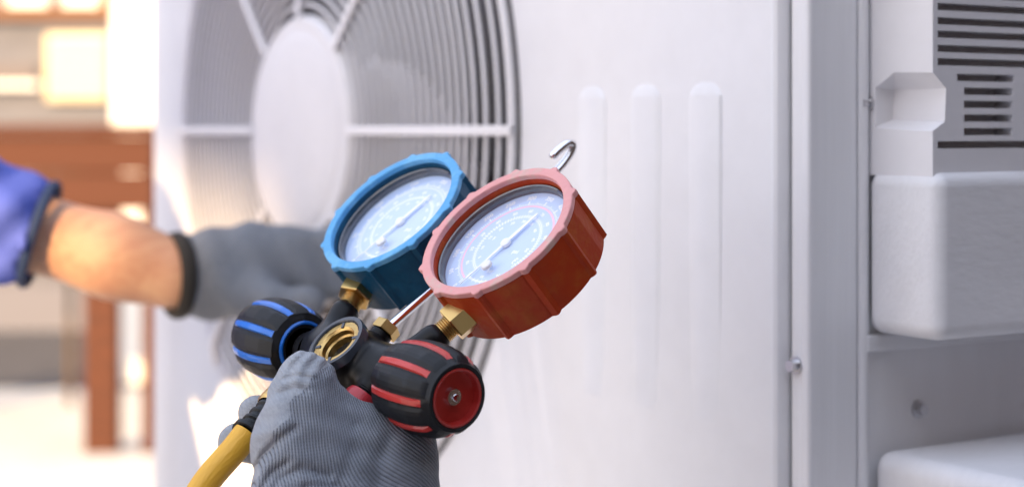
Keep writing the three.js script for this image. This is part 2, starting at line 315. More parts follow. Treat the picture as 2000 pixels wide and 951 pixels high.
    mesh('bezel', lathe([[0.0355, -0.0062], [0.0349, -0.0058], [0.0343, -0.0062], [0.0339, -0.0072], [0.0339, -0.0118], [0.0355, -0.0118]].reverse(), 72).rotateX(Math.PI / 2).translate(0, 0, GZ), M(0.16, 0.16, 0.165, 0.25, { metalness: 0.9 }), g);
    mesh('dial', new THREE.CircleGeometry(0.0342, 72).translate(0, 0, GZ - 0.0105), new THREE.MeshStandardMaterial({ map: dial(red), roughness: 0.5 }), g);
    mesh('glass', new THREE.CircleGeometry(0.0340, 72).translate(0, 0, GZ - 0.0078), new THREE.MeshPhysicalMaterial({ color: 0xffffff, transmission: 1, thickness: 0, roughness: red ? 0.03 : 0.06, ior: 1.5 }), g);
    const plug = mesh('lens_plug', lathe([[0, 0.0016], [0.0022, 0.0015], [0.0027, 0.0011], [0.0029, 0.0003], [0.0029, -0.0002]].reverse(), 32).rotateX(Math.PI / 2).translate(0.0024, -0.0158, GZ - 0.0076), M(0.82, 0.81, 0.79, 0.35), g);
    const nd = new THREE.Shape(), ang = red ? Math.atan2(-0.0275, -0.0070) : Math.atan2(-0.0272, -0.0080);
    [[-0.0205, -0.0004], [-0.0195, -0.0007], [-0.010, -0.0010], [-0.0045, -0.0011], [0.0, -0.0009], [0.029, -0.00022], [0.029, 0.00022], [0, 0.0009], [-0.0045, 0.0011], [-0.010, 0.0010], [-0.0195, 0.0007], [-0.0205, 0.0004]].forEach(([a, b], i) => i ? nd.lineTo(a, b) : nd.moveTo(a, b));
    const nmat = M(0.9, 0.9, 0.9, 0.4);
    const needle = mesh('needle', new THREE.ExtrudeGeometry(nd, { depth: 0.0004, bevelEnabled: false }).rotateZ(ang).translate(0, 0, GZ - 0.0092), nmat, g);
    mesh('needle_hub', lathe([[0, 0.0012], [0.0015, 0.0011], [0.0025, 0.0004], [0.0026, -0.001], [0, -0.001]].reverse(), 28).rotateX(Math.PI / 2).translate(0, 0, GZ - 0.0088), nmat, g);
    return g;
  }
  gauge(false, -GX); gauge(true, GX);

  // body: bar, sight-glass housing, stems, ports as one casting
  const body = part('body', MG);
  const b1 = [V(-0.040, 0, 0), 0.0088], b2 = [V(0.036, 0, 0), 0.0088];
  const castSdf = p => {
    let d = seg(p, b1[0], V(-0.018, 0, 0), 0.0088, 0.0105);
    d = smin(d, seg(p, V(-0.018, 0, 0), V(0.016, 0, 0), 0.0118, 0.0118), 0.006);
    d = smin(d, seg(p, V(0.016, 0, 0), b2[0], 0.0105, 0.0088), 0.004);
    d = smin(d, seg(p, V(-0.030, 0.002, 0), V(-0.0375, 0.024, 0), 0.0076, 0.0074), 0.006);
    d = smin(d, seg(p, V(0.028, 0.002, 0), V(0.0375, 0.024, 0), 0.0076, 0.0074), 0.006);
    d = smin(d, seg(p, V(0, 0, 0), V(0, 0.014, 0.0), 0.0085, 0.0052), 0.008);
    for (const x of [-0.026, 0, 0.026]) d = smin(d, seg(p, V(x, 0, 0), V(x, -0.010, 0), 0.0075, 0.0072), 0.005);
    d = smin(d, seg(p, V(-0.028, 0.006, 0), V(0.028, 0.006, 0), 0.0062, 0.0062), 0.010);
    // sight housing: cylinder along z
    const rr = Math.hypot(p.x, p.y), cz = Math.max(rr - 0.0148, Math.abs(p.z - 0.004) - 0.0125);
    d = smin(d, cz, 0.0035);
    // flat ends
    d = Math.max(d, p.y - 0.0295);
    const hole = Math.max(rr - 0.0122, -(p.z - 0.006)); d = Math.max(d, -hole);
    return d;
  };
  mesh('casting', nets(castSdf, V(-0.056, -0.024, -0.018), V(0.052, 0.036, 0.022), 0.0009), blackMetal, body);
  mesh('sight_ring', lathe([[0.0128, 0.0164], [0.0131, 0.0170], [0.0150, 0.0170], [0.0154, 0.0160], [0.0154, 0.0125], [0.0149, 0.0120]].reverse(), 64).rotateX(Math.PI / 2), M(0.05, 0.06, 0.075, 0.25, { clearcoat: 0.5, clearcoatRoughness: 0.2 }), body);
  mesh('sight_bush', lathe([[0.0080, 0.0068], [0.0080, 0.0110], [0.0088, 0.0118], [0.0088, 0.0145], [0.0098, 0.0158], [0.0126, 0.0160], [0.0126, 0.0066]].reverse(), 64).rotateX(Math.PI / 2), brass, body);
  for (let k = 0; k < 4; k++) mesh('bush_slot', box(0.0094, 0.0124, -0.0007, 0.0007, 0.0150, 0.01625).rotateZ(0.5 + k * Math.PI / 2), darkIn, body);
  mesh('sight_glass', new THREE.CircleGeometry(0.0079, 40).translate(0, 0, 0.0078), M(0.02, 0.025, 0.03, 0.08), body);
  // gauge unions: threads and hex nuts
  for (const sx of [-1, 1]) {
    const u = part('gauge_union', MG); u.position.set(sx * 0.0372, 0.0235, 0); u.rotation.z = -sx * 0.30;
    const th = []; for (let k = 0; k < 5; k++) { const y = 0.0055 + k * 0.00115; th.push([0.0049, y], [0.0056, y + 0.0004], [0.0056, y + 0.0007], [0.0049, y + 0.00105]); }
    mesh('thread', lathe([[0.0049, 0.0], ...th, [0.0049, 0.0125]], 32), brass, u);
    const hx = new THREE.Shape(); for (let k = 0; k < 6; k++) { const a = k * Math.PI / 3 + 0.3; k ? hx.lineTo(0.0084 * Math.cos(a), 0.0084 * Math.sin(a)) : hx.moveTo(0.0084 * Math.cos(a), 0.0084 * Math.sin(a)); } hx.closePath();
    mesh('hex_nut', toCreasedNormals(new THREE.ExtrudeGeometry(hx, { depth: 0.0085, bevelEnabled: true, bevelSize: 0.0005, bevelThickness: 0.0006, bevelSegments: 2 }).rotateX(-Math.PI / 2).translate(0, 0.0116, 0), 0.3), brass, u);
  }
  // hook on its stub
  const hk = part('hanging_hook', MG);
  const h6 = new THREE.Shape(); for (let k = 0; k < 6; k++) { const a = k * Math.PI / 3; k ? h6.lineTo(0.0062 * Math.cos(a), 0.0062 * Math.sin(a)) : h6.moveTo(0.0062 * Math.cos(a), 0.0062 * Math.sin(a)); } h6.closePath();
  mesh('stub', lathe([[0.0055, 0.013], [0.0055, 0.0196], [0.005, 0.0202], [0, 0.0202]], 32), blackMetal, hk);
  mesh('hook_nut', toCreasedNormals(new THREE.ExtrudeGeometry(h6, { depth: 0.0042, bevelEnabled: true, bevelSize: 0.0004, bevelThickness: 0.0005, bevelSegments: 2 }).rotateX(-Math.PI / 2).translate(0.0008, 0.0206, 0), 0.3), brass, hk);
  const curve = new THREE.CatmullRomCurve3([V(0.001, 0.024, 0), V(0.0004, 0.05, -0.005), V(0, 0.08, -0.0105), V(0, 0.12, -0.0148), V(0, 0.141, -0.0168), V(0, 0.1535, -0.0175), V(0, 0.1605, -0.0166), V(0, 0.1640, -0.0145), V(0, 0.1625, -0.0122), V(0, 0.1575, -0.0105), V(-0.0004, 0.1512, -0.0100)]);
  const rod = mergeGeometries([new THREE.TubeGeometry(curve, 110, 0.0022, 14), new THREE.SphereGeometry(0.0022, 14, 8).translate(-0.0004, 0.1512, -0.0100)]);
  mesh('rod', rod, chrome, hk);
  // port with a red fitting
  const port = part('port_fitting', MG); port.position.set(0.0260, -0.0040, 0.0015);
  const pt = []; for (let k = 0; k < 6; k++) { const y = -0.0105 + k * 0.0012; pt.push([0.0052, y], [0.0058, y + 0.0004], [0.0058, y + 0.0007], [0.0052, y + 0.0011]); }
  mesh('port_thread', lathe([[0.0052, -0.012], ...pt, [0.0052, 0.0]], 32), blackMetal, port);
  mesh('red_collar', lathe([[0, -0.026], [0.0074, -0.026], [0.0088, -0.0245], [0.0088, -0.0125], [0.0080, -0.0105], [0.0052, -0.0102]], 40), M(0.52, 0.035, 0.045, 0.35), port);
  const port2 = part('port_fitting', MG); port2.position.set(-0.026, -0.012, 0);
  mesh('port_thread', lathe([[0.0052, -0.012], ...pt, [0.0052, 0.0]], 32), blackMetal, port2);

  // hand wheels
  const prof = t => 0.0158 + 0.0042 * Math.sin(Math.PI * Math.min(1, 0.10 + t * 0.84)) - 0.0022 * Math.pow(Math.max(0, (t - 0.8) / 0.2), 2);
  function patch(a0, a1, t0, t1, h, L, rin) {                 // a raised strip on the barrel
    const na = 6, nt = 18, pos = [], idx = [];
    for (let j = 0; j <= nt; j++) for (let i = 0; i <= na; i++) {
      const t = t0 + (t1 - t0) * j / nt, ed = Math.min(1, Math.min(j, nt - j) * 0.9), es = (i === 0 || i === na) ? 0 : (i === 1 || i === na - 1) ? 0.82 : 1;
      const a = a0 + (a1 - a0) * i / na, r = prof(t) + rin + h * Math.min(ed, es);
      pos.push(t * L, r * Math.cos(a), r * Math.sin(a));
      if (i && j) { const q = j * (na + 1) + i; idx.push(q, q - 1, q - na - 2, q, q - na - 2, q - na - 1); }
    }
    const g = new THREE.BufferGeometry(); g.setAttribute('position', new THREE.Float32BufferAttribute(pos, 3)); g.setIndex(idx); return toCreasedNormals(g, 0.7);
  }
  function knob(red) {
    const k = part('valve_knob', MG), L = 0.043; k.userData.label = red ? 'black knob with red stripes and red end' : 'black knob with blue stripes';
    if (red) k.position.x = 0.0368; else { k.position.x = -0.0465; k.rotation.z = Math.PI; }
    const col = red ? M(0.55, 0.03, 0.022, 0.38, { clearcoat: 0.3 }) : M(0.004, 0.15, 0.62, 0.38, { clearcoat: 0.3 });
    const pts = [[0.010, -0.0005], [0.0145, 0]]; for (let i = 1; i < 20; i++) pts.push([prof(i / 20) - 0.0004, i / 20 * L]);
    pts.push([0.0150, L * 1.005], [0.0138, L * 1.012], [0.0132, L * 1.0]);
    mesh('barrel', along(lathe(pts.map(([r, y]) => [r, y]), 64), 'x').rotateX(0), rubberBlack, k);
    const ring = red ? [[0.0131, L * 1.005], [0.0124, L * 1.014], [0.0118, L * 1.004], [0.0112, L * 0.93], [0.0075, L * 0.905], [0.0, L * 0.90]] : [[0.0131, L * 1.0], [0.0, L * 0.97]];
    mesh('end_cap', along(lathe(ring, 48), 'x'), red ? M(0.42, 0.022, 0.016, 0.4) : rubberBlack, k);
    if (!red) mesh('inner_ring', along(lathe([[0.0118, 0.0006], [0.0118, -0.0010], [0.0126, -0.0012], [0.0134, -0.0004], [0.0134, 0.0006]], 48), 'x'), col, k);
    if (red) mesh('knob_screw', along(mergeGeometries([lathe([[0, 0.0052], [0.0012, 0.0052], [0.0016, 0.0042], [0.0016, 0.003], [0.0036, 0.0022], [0.0042, 0.0005], [0.0042, -0.002]].reverse(), 28)]).translate(0, L * 0.905, 0), 'x'), chrome, k);
    const n = 8, ph = red ? 0.12 : 0.42;
    for (let i = 0; i < n; i++) {
      const a = ph + i / n * Math.PI * 2;
      mesh('stripe', patch(a - 0.095, a + 0.095, 0.06, 0.90, 0.0012, L, -0.0004), col, k);
      mesh('grip_pad', patch(a + 0.125, a + Math.PI * 2 / n - 0.125, 0.03, 0.95, 0.0015, L, -0.0005), rubberBlack, k);
    }
    const neck = part('valve_neck', MG);
    const s = red ? 1 : -1; mesh('neck', along(lathe([[0.0088, 0], [0.0096, 0.0008], [0.0096, 0.0026], [0.0085, 0.0034], [0.0085, Math.abs(k.position.x) - 0.032]], 40), 'x').scale(s, 1, 1).translate(s * 0.0335, 0, 0), blackMetal, neck);
  }
  knob(true); knob(false);
}

// ---------------------------------------------------------------- charging hose
{
  const a = toWorld(-0.028, -0.022, 0.0005), c1 = at(534, 757, 0.797), c2 = at(478, 852, 0.79), e1 = at(392, 957, 0.775), e2 = at(330, 1100, 0.76), e3 = at(300, 1500, 0.74);
  const H = thing('charging_hose', 'yellow rubber charging hose with a black ribbed collar, running under the gloved thumb', 'hose');
  const yel = M(0.78, 0.42, 0.03, 0.42, { bumpMap: orange, bumpScale: 0.0003 });
  mesh('tube', new THREE.TubeGeometry(new THREE.CatmullRomCurve3([c2.clone().lerp(c1, 0.06), c2.clone().lerp(e1, 0.22), e1, e2, e3]), 60, 0.0064, 20), yel, H);
  const dir = c1.clone().sub(c2), len = a.distanceTo(c2), qt = new THREE.Quaternion().setFromUnitVectors(V(0, 1, 0), a.clone().sub(c2).normalize());
  const pts = [[0.0066, 0], [0.0078, 0.0004], [0.0080, 0.0026], [0.0064, 0.0036]]; let y = 0.0036;
  for (let k = 0; k < 7; k++) { pts.push([0.0058, y + 0.0012], [0.0060, y + 0.0024], [0.0069, y + 0.0032], [0.0070, y + 0.0046], [0.0061, y + 0.0052]); y += 0.0054; }
  pts.push([0.0058, len - 0.018]);
  const col = mesh('ribbed_collar', lathe(pts, 32).applyQuaternion(qt).translate(c2.x, c2.y, c2.z), rubberBlack, H);
  mesh('hose_nut', lathe([[0.0075, len - 0.018], [0.0085, len - 0.0165], [0.0085, len + 0.002], [0.0060, len + 0.003]], 32).applyQuaternion(qt).translate(c2.x, c2.y, c2.z), brass, H);
}

// ---------------------------------------------------------------- worker
const rel = (x, y, z) => V(x, EYE + y, z);
const skinC = tex(256, (i, j) => { const t = 0.9 + 0.3 * (N(nA, i, j) - 0.5) + 0.18 * (N(nC, i, j) - 0.5); return [0.56 * t, 0.35 * t * t, 0.22 * t * t]; });
const skin = new THREE.MeshPhysicalMaterial({ map: skinC, roughness: 0.55, bumpMap: orange, bumpScale: 0.0004 });
const cloth = tex(256, (i, j) => { const w = ((i >> 1) + (j >> 1)) & 1, t = 0.9 + 0.1 * w + 0.1 * (N(nB, i, j) - 0.5); return [t, t, t]; }, true, 12, 12);
const blue = M(0.075, 0.115, 0.50, 0.8, { map: cloth, sheen: 0.3, sheenRoughness: 0.6 });
const span = (pts, pad) => { const b = new THREE.Box3().setFromPoints(pts).expandByScalar(pad); return [b.min, b.max]; };
// a clothed standing figure from its joints; cut[side] says how far down the forearm each sleeve reaches
function figure(P, J, cut, wob) {
  const fwd = J.facing.clone().normalize(), sid = V(-fwd.z, 0, fwd.x), o = (c, f, u, s) => c.clone().addScaledVector(fwd, f).addScaledVector(sid, s).add(V(0, u, 0));
  const foot = J.feet, kn = foot.map((f, i) => f.clone().lerp(J.hips[i], 0.5).addScaledVector(fwd, 0.05).setY(0.49));
  const arm = a => [[a[0], 0.048], [a[1], 0.0325], [a[1].clone().lerp(a[2], 0.4), 0.0310], [a[1].clone().lerp(a[2], 0.8), 0.0285], [a[2], 0.0270]];
  const legs = foot.map((f, i) => [[J.hips[i], 0.09], [kn[i], 0.06], [f, 0.04]]);
  const h2 = o(J.head, 0.012, 0.07, 0), n1 = o(J.head, 0.085, 0.03, 0), n2 = o(J.head, 0.098, 0.005, 0), ears = [-1, 1].map(q => [o(J.head, 0, 0.02, q * 0.086), o(J.head, 0.005, 0.05, q * 0.09)]);
  const arms = J.arms.map(arm);
  const bodySdf = p => {
    let d = seg(p, J.pelvis, J.chest, 0.125, 0.13);
    d = smin(d, seg(p, J.arms[0][0], J.arms[1][0], 0.065, 0.065), 0.08); d = smin(d, seg(p, J.chest, J.neck, 0.10, 0.056), 0.06);
    d = smin(d, seg(p, J.neck, J.head, 0.055, 0.078), 0.03); d = smin(d, seg(p, J.head, h2, 0.082, 0.090), 0.03); d = smin(d, seg(p, n1, n2, 0.012, 0.016), 0.02);
    for (const e of ears) d = smin(d, seg(p, e[0], e[1], 0.012, 0.014), 0.01);
    for (const a of arms) d = smin(d, chain(p, a, 0.02), 0.03);
    for (const l of legs) d = smin(d, chain(p, l, 0.03), 0.05);
    return d;
  };
  const all = [J.pelvis, J.chest, J.neck, h2, ...J.hips, ...foot, ...J.arms.flat()];
  const [lo, hi] = span(all, 0.13); lo.y = -0.01;
  mesh('body', uvFrom(nets(bodySdf, lo, hi, 0.011), (x, y, z) => [x * 8 + z * 8, y * 8]), skin, P);
  const ends = J.arms.map((a, i) => a[1].clone().lerp(a[2], cut[i])), dirs = J.arms.map(a => a[2].clone().sub(a[1]).normalize()), t0 = V(0, 0, 0);
  const sl = J.arms.map((a, i) => [[a[0], 0.064], [a[1], 0.056], [ends[i], 0.0420]]);
  const shirtSdf = p => {
    let d = seg(p, J.pelvis, J.chest, 0.150, 0.155);
    d = smin(d, seg(p, J.arms[0][0], J.arms[1][0], 0.08, 0.08), 0.08); d = smin(d, seg(p, J.chest, J.neck, 0.12, 0.05), 0.05);
    const w = wob * (0.0060 * Math.sin(p.x * 75 + p.y * 80 + 1.6 * Math.sin(p.z * 45 + p.y * 30)) + 0.0035 * Math.sin(p.y * 140 - p.x * 90 + p.z * 40));
    sl.forEach((c, i) => { d = smin(d, Math.max(chain(p, c, 0.03) + w, t0.copy(p).sub(ends[i]).dot(dirs[i])), 0.012); });
    return d;
  };
  const [sl0, sh0] = span([J.pelvis, J.chest, J.neck, ...J.arms.map(a => a[0]), ...J.arms.map(a => a[1]), ...ends], 0.165);
  mesh('shirt', uvFrom(nets(shirtSdf, sl0, sh0, 0.0085), (x, y, z) => [x * 2 - z * 2, y * 2]), blue, P);
  const tl = foot.map((f, i) => [[J.hips[i], 0.108], [kn[i], 0.08], [V(f.x, 0.12, f.z), 0.066]]), low = J.pelvis.clone().add(V(0, -0.10, 0));
  const [tlo, thi] = span([J.pelvis, low, ...J.hips, ...kn, ...foot], 0.15); tlo.y = 0.03;
  mesh('trousers', nets(p => smin(smin(chain(p, tl[0], 0.03), chain(p, tl[1], 0.03), 0.04), seg(p, J.pelvis, low, 0.142, 0.14), 0.05), tlo, thi, 0.014), M(0.03, 0.035, 0.05, 0.85), P);
  for (const f of foot) { const a = V(f.x, 0.055, f.z), b = a.clone().addScaledVector(fwd, 0.03), c = V(f.x, 0.045, f.z), e = V(f.x, 0.037, f.z).addScaledVector(fwd, 0.17), [x0, x1] = span([a, e], 0.075); mesh('shoe', nets(p => smin(seg(p, a, b, 0.055, 0.05), seg(p, c, e, 0.045, 0.037), 0.03), x0, x1, 0.009), M(0.03, 0.025, 0.02, 0.6), P); }
  const ha = o(J.head, -0.008, 0.02, 0), hb = o(J.head, 0, 0.076, 0), [h0, h1] = span([ha, hb], 0.12);
  mesh('hair', nets(p => Math.max(seg(p, ha, hb, 0.092, 0.096), (t0.copy(p).sub(J.head).dot(fwd) - 0.035) * 0.8 - (p.y - J.head.y - 0.05) * 0.6), h0, h1, 0.009), M(0.012, 0.01, 0.009, 0.6), P);
  for (const q of [-1, 1]) { const c = o(J.head, 0.083, 0.055, q * 0.032); mesh('eye', new THREE.SphereGeometry(0.0125, 16, 12).translate(c.x, c.y, c.z), M(0.75, 0.73, 0.70, 0.25), P); const ir = o(J.head, 0.0925, 0.055, q * 0.032); mesh('iris', new THREE.SphereGeometry(0.0052, 12, 10).translate(ir.x, ir.y, ir.z), M(0.03, 0.018, 0.01, 0.2), P); }
  const m0 = o(J.head, 0.078, -0.028, -0.022), m1 = o(J.head, 0.087, -0.026, 0), m2 = o(J.head, 0.078, -0.028, 0.022);
  mesh('mouth', new THREE.TubeGeometry(new THREE.CatmullRomCurve3([m0, m1, m2]), 12, 0.005, 8), M(0.33, 0.12, 0.09, 0.5), P);
  return { ends, dirs };
}
{
  const wrN = at(640, 1150, 0.757), wrL = at(345, 538, 1.29);
  const P = thing('person', 'worker in a blue shirt whose gloved hand grips the gauge manifold', 'person', [-0.6, 0, -0.05]);
  const P2 = thing('person_001', 'worker in a blue shirt with one bare forearm and gloved hand reaching to the fan', 'person', [-0.76, 0, -1.25]);
  figure(P, { facing: V(0.45, 0, -1), pelvis: rel(-0.62, -0.38, -0.04), chest: rel(-0.57, -0.12, -0.15), neck: rel(-0.55, 0.09, -0.18), head: rel(-0.54, 0.24, -0.21),
    arms: [[rel(-0.36, -0.03, -0.28), rel(-0.245, -0.275, -0.50), wrN], [rel(-0.74, -0.03, -0.08), rel(-0.86, -0.28, -0.10), rel(-0.80, -0.50, -0.24)]],
    hips: [rel(-0.54, -0.42, -0.08), rel(-0.71, -0.42, 0)], feet: [V(-0.50, 0.05, -0.05), V(-0.72, 0.05, 0.06)] }, [0.2, 0.2], 0.6);
  const fig2 = figure(P2, { facing: V(1, 0, 0.1), pelvis: rel(-0.63, -0.24, -1.22), chest: rel(-0.76, 0.06, -1.32), neck: rel(-0.76, 0.26, -1.35), head: rel(-0.73, 0.41, -1.35),
    arms: [[rel(-0.71, 0.12, -1.13), rel(-0.480, -0.037, -1.265), wrL], [rel(-0.84, 0.13, -1.52), rel(-0.96, -0.14, -1.60), rel(-0.85, -0.36, -1.62)]],
    hips: [rel(-0.63, -0.30, -1.13), rel(-0.65, -0.30, -1.31)], feet: [V(-0.72, 0.05, -1.10), V(-0.80, 0.05, -1.40)] }, [0.56, 0.2], 1);
  mesh('sleeve_hem', new THREE.TorusGeometry(0.0395, 0.0024, 10, 40).scale(1, 1, 1.6).applyQuaternion(new THREE.Quaternion().setFromUnitVectors(V(0, 0, 1), fig2.dirs[0])).translate(fig2.ends[0].x, fig2.ends[0].y, fig2.ends[0].z), M(0.012, 0.03, 0.09, 0.8), P2);

  // knit: wales 1.5 mm apart, stitches 1.2 mm long
  const kn = 512, WN = 18, SN = 22;
  const kh = (i, j) => { const u = i / kn * WN, v = j / kn * SN; const w = Math.abs(Math.sin(Math.PI * u)), rib = Math.pow(w, 0.8); const st = 0.5 + 0.5 * Math.cos(2 * Math.PI * (v + 0.22 * Math.cos(2 * Math.PI * u))); return [rib, st]; };
  const knitC = tex(kn, (i, j) => { const [r, s] = kh(i, j), hole = (1 - sstep(0.12, 0.62, r)) * (0.35 + 0.65 * s), n = N(nB, i >> 1, j >> 1); return mixc([0.215 + 0.07 * n, 0.24 + 0.07 * n, 0.28 + 0.07 * n], [0.03, 0.03, 0.035], hole * 0.95); });
  const knitB = tex(kn, (i, j) => { const [r, s] = kh(i, j), t = r * (0.72 + 0.28 * (1 - s)); return [t, t, t]; }, false);
  const coatB = tex(256, (i, j) => { const t = 0.5 * N(nC, i * 2, j * 2) + 0.5 * Math.abs(Math.sin(i / 256 * Math.PI * 24)) * Math.abs(Math.sin(j / 256 * Math.PI * 24)); return [t, t, t]; }, false);
  const coatC = tex(256, (i, j) => { const t = 0.86 + 0.3 * (N(nC, i, j) - 0.5) + 0.2 * (N(nA, i, j) - 0.5); return [0.33 * t, 0.355 * t, 0.39 * t]; });
  const knit = new THREE.MeshPhysicalMaterial({ map: knitC, bumpMap: knitB, bumpScale: 0.0007, roughness: 0.85, sheen: 0.2, sheenRoughness: 0.7 });
  const coat = new THREE.MeshPhysicalMaterial({ map: coatC, bumpMap: coatB, bumpScale: 0.0003, roughness: 0.6 });
  const split = (g, test) => {                                // triangles on the dipped palm side, and the rest
    const p = g.attributes.position, ix = g.index.array, A = [], B = [];
    for (let q = 0; q < ix.length; q += 3) { const c = V((p.getX(ix[q]) + p.getX(ix[q + 1]) + p.getX(ix[q + 2])) / 3, (p.getY(ix[q]) + p.getY(ix[q + 1]) + p.getY(ix[q + 2])) / 3, (p.getZ(ix[q]) + p.getZ(ix[q + 1]) + p.getZ(ix[q + 2])) / 3); (test(c) ? A : B).push(ix[q], ix[q + 1], ix[q + 2]); }
    const a = g.clone(), b = g.clone(); a.setIndex(A); b.setIndex(B); return [a, b];
  };
  // the resting hands: palm, four bent fingers and a thumb from a wrist
  function restingHand(P, elbow, wrist, side, label) {
    const f = wrist.clone().sub(elbow).normalize(), l = side.clone().addScaledVector(f, -side.dot(f)).normalize(), n = f.clone().cross(l), q = (a, b, c) => wrist.clone().addScaledVector(f, a).addScaledVector(l, b).addScaledVector(n, c);
    const fg = [[0.030, 0.078, 0.042], [0.010, 0.084, 0.047], [-0.010, 0.080, 0.043], [-0.029, 0.072, 0.034]].map(([y, a, len]) => [[q(a, y, 0), 0.0105], [q(a + len * 0.95, y, 0.012), 0.0095], [q(a + len * 1.5, y * 0.95, 0.034), 0.0088], [q(a + len * 1.62, y * 0.92, 0.052), 0.0078]]);
    const th = [[q(0.022, 0.022, 0.008), 0.015], [q(0.055, 0.048, 0.020), 0.0118], [q(0.086, 0.055, 0.032), 0.0095]], pts = [wrist, ...fg.flat().map(c => c[0]), ...th.map(c => c[0])], [lo, hi] = span(pts, 0.034);
    const g = nets(p => { let d = chain(p, [[q(-0.02, 0, 0), 0.0295], [q(0.02, 0, 0), 0.026]], 0.01); d = smin(d, chain(p, [[q(0.02, 0.014, 0), 0.018], [q(0.078, 0.024, 0), 0.0130]], 0.01), 0.016); d = smin(d, chain(p, [[q(0.02, -0.012, 0), 0.018], [q(0.074, -0.022, 0), 0.0125]], 0.01), 0.016); d = smin(d, chain(p, [[q(0.02, 0, 0), 0.018], [q(0.08, 0, 0), 0.0125]], 0.01), 0.014); let e = 9; for (const c of fg) e = smin(e, chain(p, c, 0.003), 0.0012); return smin(smin(d, e, 0.006), chain(p, th, 0.005), 0.010); }, lo, hi, 0.0035);
    mesh('glove', uvFrom(g, (x, y, z) => [(x + z) / 0.0245, y / 0.0245]), knit, P).userData.label = label;
  }
  restingHand(P, rel(-0.86, -0.28, -0.10), rel(-0.80, -0.50, -0.24), V(0, 0, -1), 'grey knit glove hanging at the side');
  restingHand(P2, rel(-0.96, -0.14, -1.60), rel(-0.85, -0.36, -1.62), V(1, 0, 0), 'grey knit glove hanging at the side');
  // near hand: a right hand closed round the manifold, thumb up in front, fingers curled behind
  const thumb = [[at(594, 736, 0.772), 0.0104], [at(598, 758, 0.770), 0.0122], [at(600, 790, 0.767), 0.0140], [at(592, 858, 0.763), 0.0205], [at(600, 985, 0.757), 0.0300]];
  const idxM = [[at(793, 877, 0.768), 0.0120], [at(782, 935, 0.765), 0.0140], [at(770, 1010, 0.762), 0.0170], [at(690, 1150, 0.757), 0.026]];
  const fingers = [
    [[at(795, 876, 0.772), 0.0112], [at(770, 838, 0.806), 0.0100], [at(720, 815, 0.822), 0.0095], [at(640, 790, 0.818), 0.0085]],
    [[at(800, 930, 0.772), 0.0118], [at(770, 885, 0.822), 0.0104], [at(640, 838, 0.842), 0.0096], [at(560, 818, 0.838), 0.0090], [at(497, 806, 0.829), 0.0083]],
    [[at(795, 985, 0.772), 0.0115], [at(750, 940, 0.828), 0.0102], [at(610, 892, 0.846), 0.0094], [at(520, 872, 0.838), 0.0089], [at(460, 864, 0.829), 0.0092]],
    [[at(780, 1040, 0.772), 0.0105], [at(730, 1000, 0.824), 0.0092], [at(620, 965, 0.838), 0.0084], [at(540, 955, 0.832), 0.0078]]];
  const web = [[at(632, 826, 0.769), 0.0125], [at(700, 853, 0.7705), 0.0118], [at(775, 872, 0.770), 0.0112]];
  const palm = [[at(690, 925, 0.768), 0.0240], [at(670, 1060, 0.765), 0.0300], [at(645, 1180, 0.757), 0.0300], [at(560, 1420, 0.72), 0.036]];
  // creases in the knit, traced where they lie on the glove: [points, width, depth]
  const segXY = (x, y, a, b) => { const bx = b[0] - a[0], by = b[1] - a[1], h = Math.min(1, Math.max(0, ((x - a[0]) * bx + (y - a[1]) * by) / (bx * bx + by * by))); return [x - a[0] - bx * h, y - a[1] - by * h]; };
  const creases = [[[[575, 838], [545, 858], [515, 890], [490, 930], [478, 980]], 9, 0.0024], [[[560, 905], [530, 925], [505, 965]], 8, 0.0020], [[[640, 930], [590, 915], [545, 935], [515, 985]], 9, 0.0019], [[[720, 985], [660, 950], [600, 950], [560, 985]], 9, 0.0016],
    [[[648, 752], [662, 790], [690, 830]], 14, 0.0012], [[[548, 742], [580, 733], [615, 741]], 5, 0.0009], [[[545, 768], [575, 757], [600, 762]], 6, 0.0008], [[[760, 860], [740, 900], [735, 960]], 16, 0.0013], [[[690, 880], [670, 930]], 14, 0.0008]];
  const gloveSdf = p => {
    let d = chain(p, thumb, 0.010);
    d = smin(d, chain(p, idxM, 0.012), 0.014); d = smin(d, chain(p, web, 0.008), 0.010); d = smin(d, chain(p, palm, 0.015), 0.016);
    let fg = 9; for (const c of fingers) fg = smin(fg, chain(p, c, 0.003), 0.0016);
    d = smin(d, fg, 0.006);
    // folds where the thumb bends into the palm
    const X = (p.x / -p.z) * F + 1000, Y = 255 - (p.y - EYE) / -p.z * F;
    for (const [c, w, h] of creases) { let e = 1e9; for (let i = 0; i + 1 < c.length; i++) e = Math.min(e, Math.hypot(...segXY(X, Y, c[i], c[i + 1]))); if (e < w * 3) d += h * Math.exp(-e * e / (w * w)) * (1 - sstep(0.775, 0.80, -p.z)); }
    d += 0.0005 * (1 - sstep(715, 790, Y)) * Math.sin(p.x * 900 - p.y * 500 + 2 * Math.sin(p.y * 260));
    d += 0.0004 * Math.sin(p.x * 310 + p.y * 170) + 0.0003 * Math.sin(p.y * 420 - p.z * 300);
    return d;
  };
  const gg = nets(gloveSdf, at(410, 1330, 0.80).add(V(-0.01, 0, -0.075)), at(880, 660, 0.72).add(V(0.012, 0, 0.02)), 0.0016);
  const o = at(640, 850, 0.765);
  uvFrom(gg, (x, y, z) => { const a = x - o.x, b = y - o.y, c = z - o.z, t = sstep(-0.005, 0.05, a - b * 0.15) * 0.75; const u = (a * Math.cos(t) + b * Math.sin(t)), v = (-a * Math.sin(t) + b * Math.cos(t)); return [(u - c * 0.35) / 0.0245, (v + c * 0.25) / 0.0245]; });
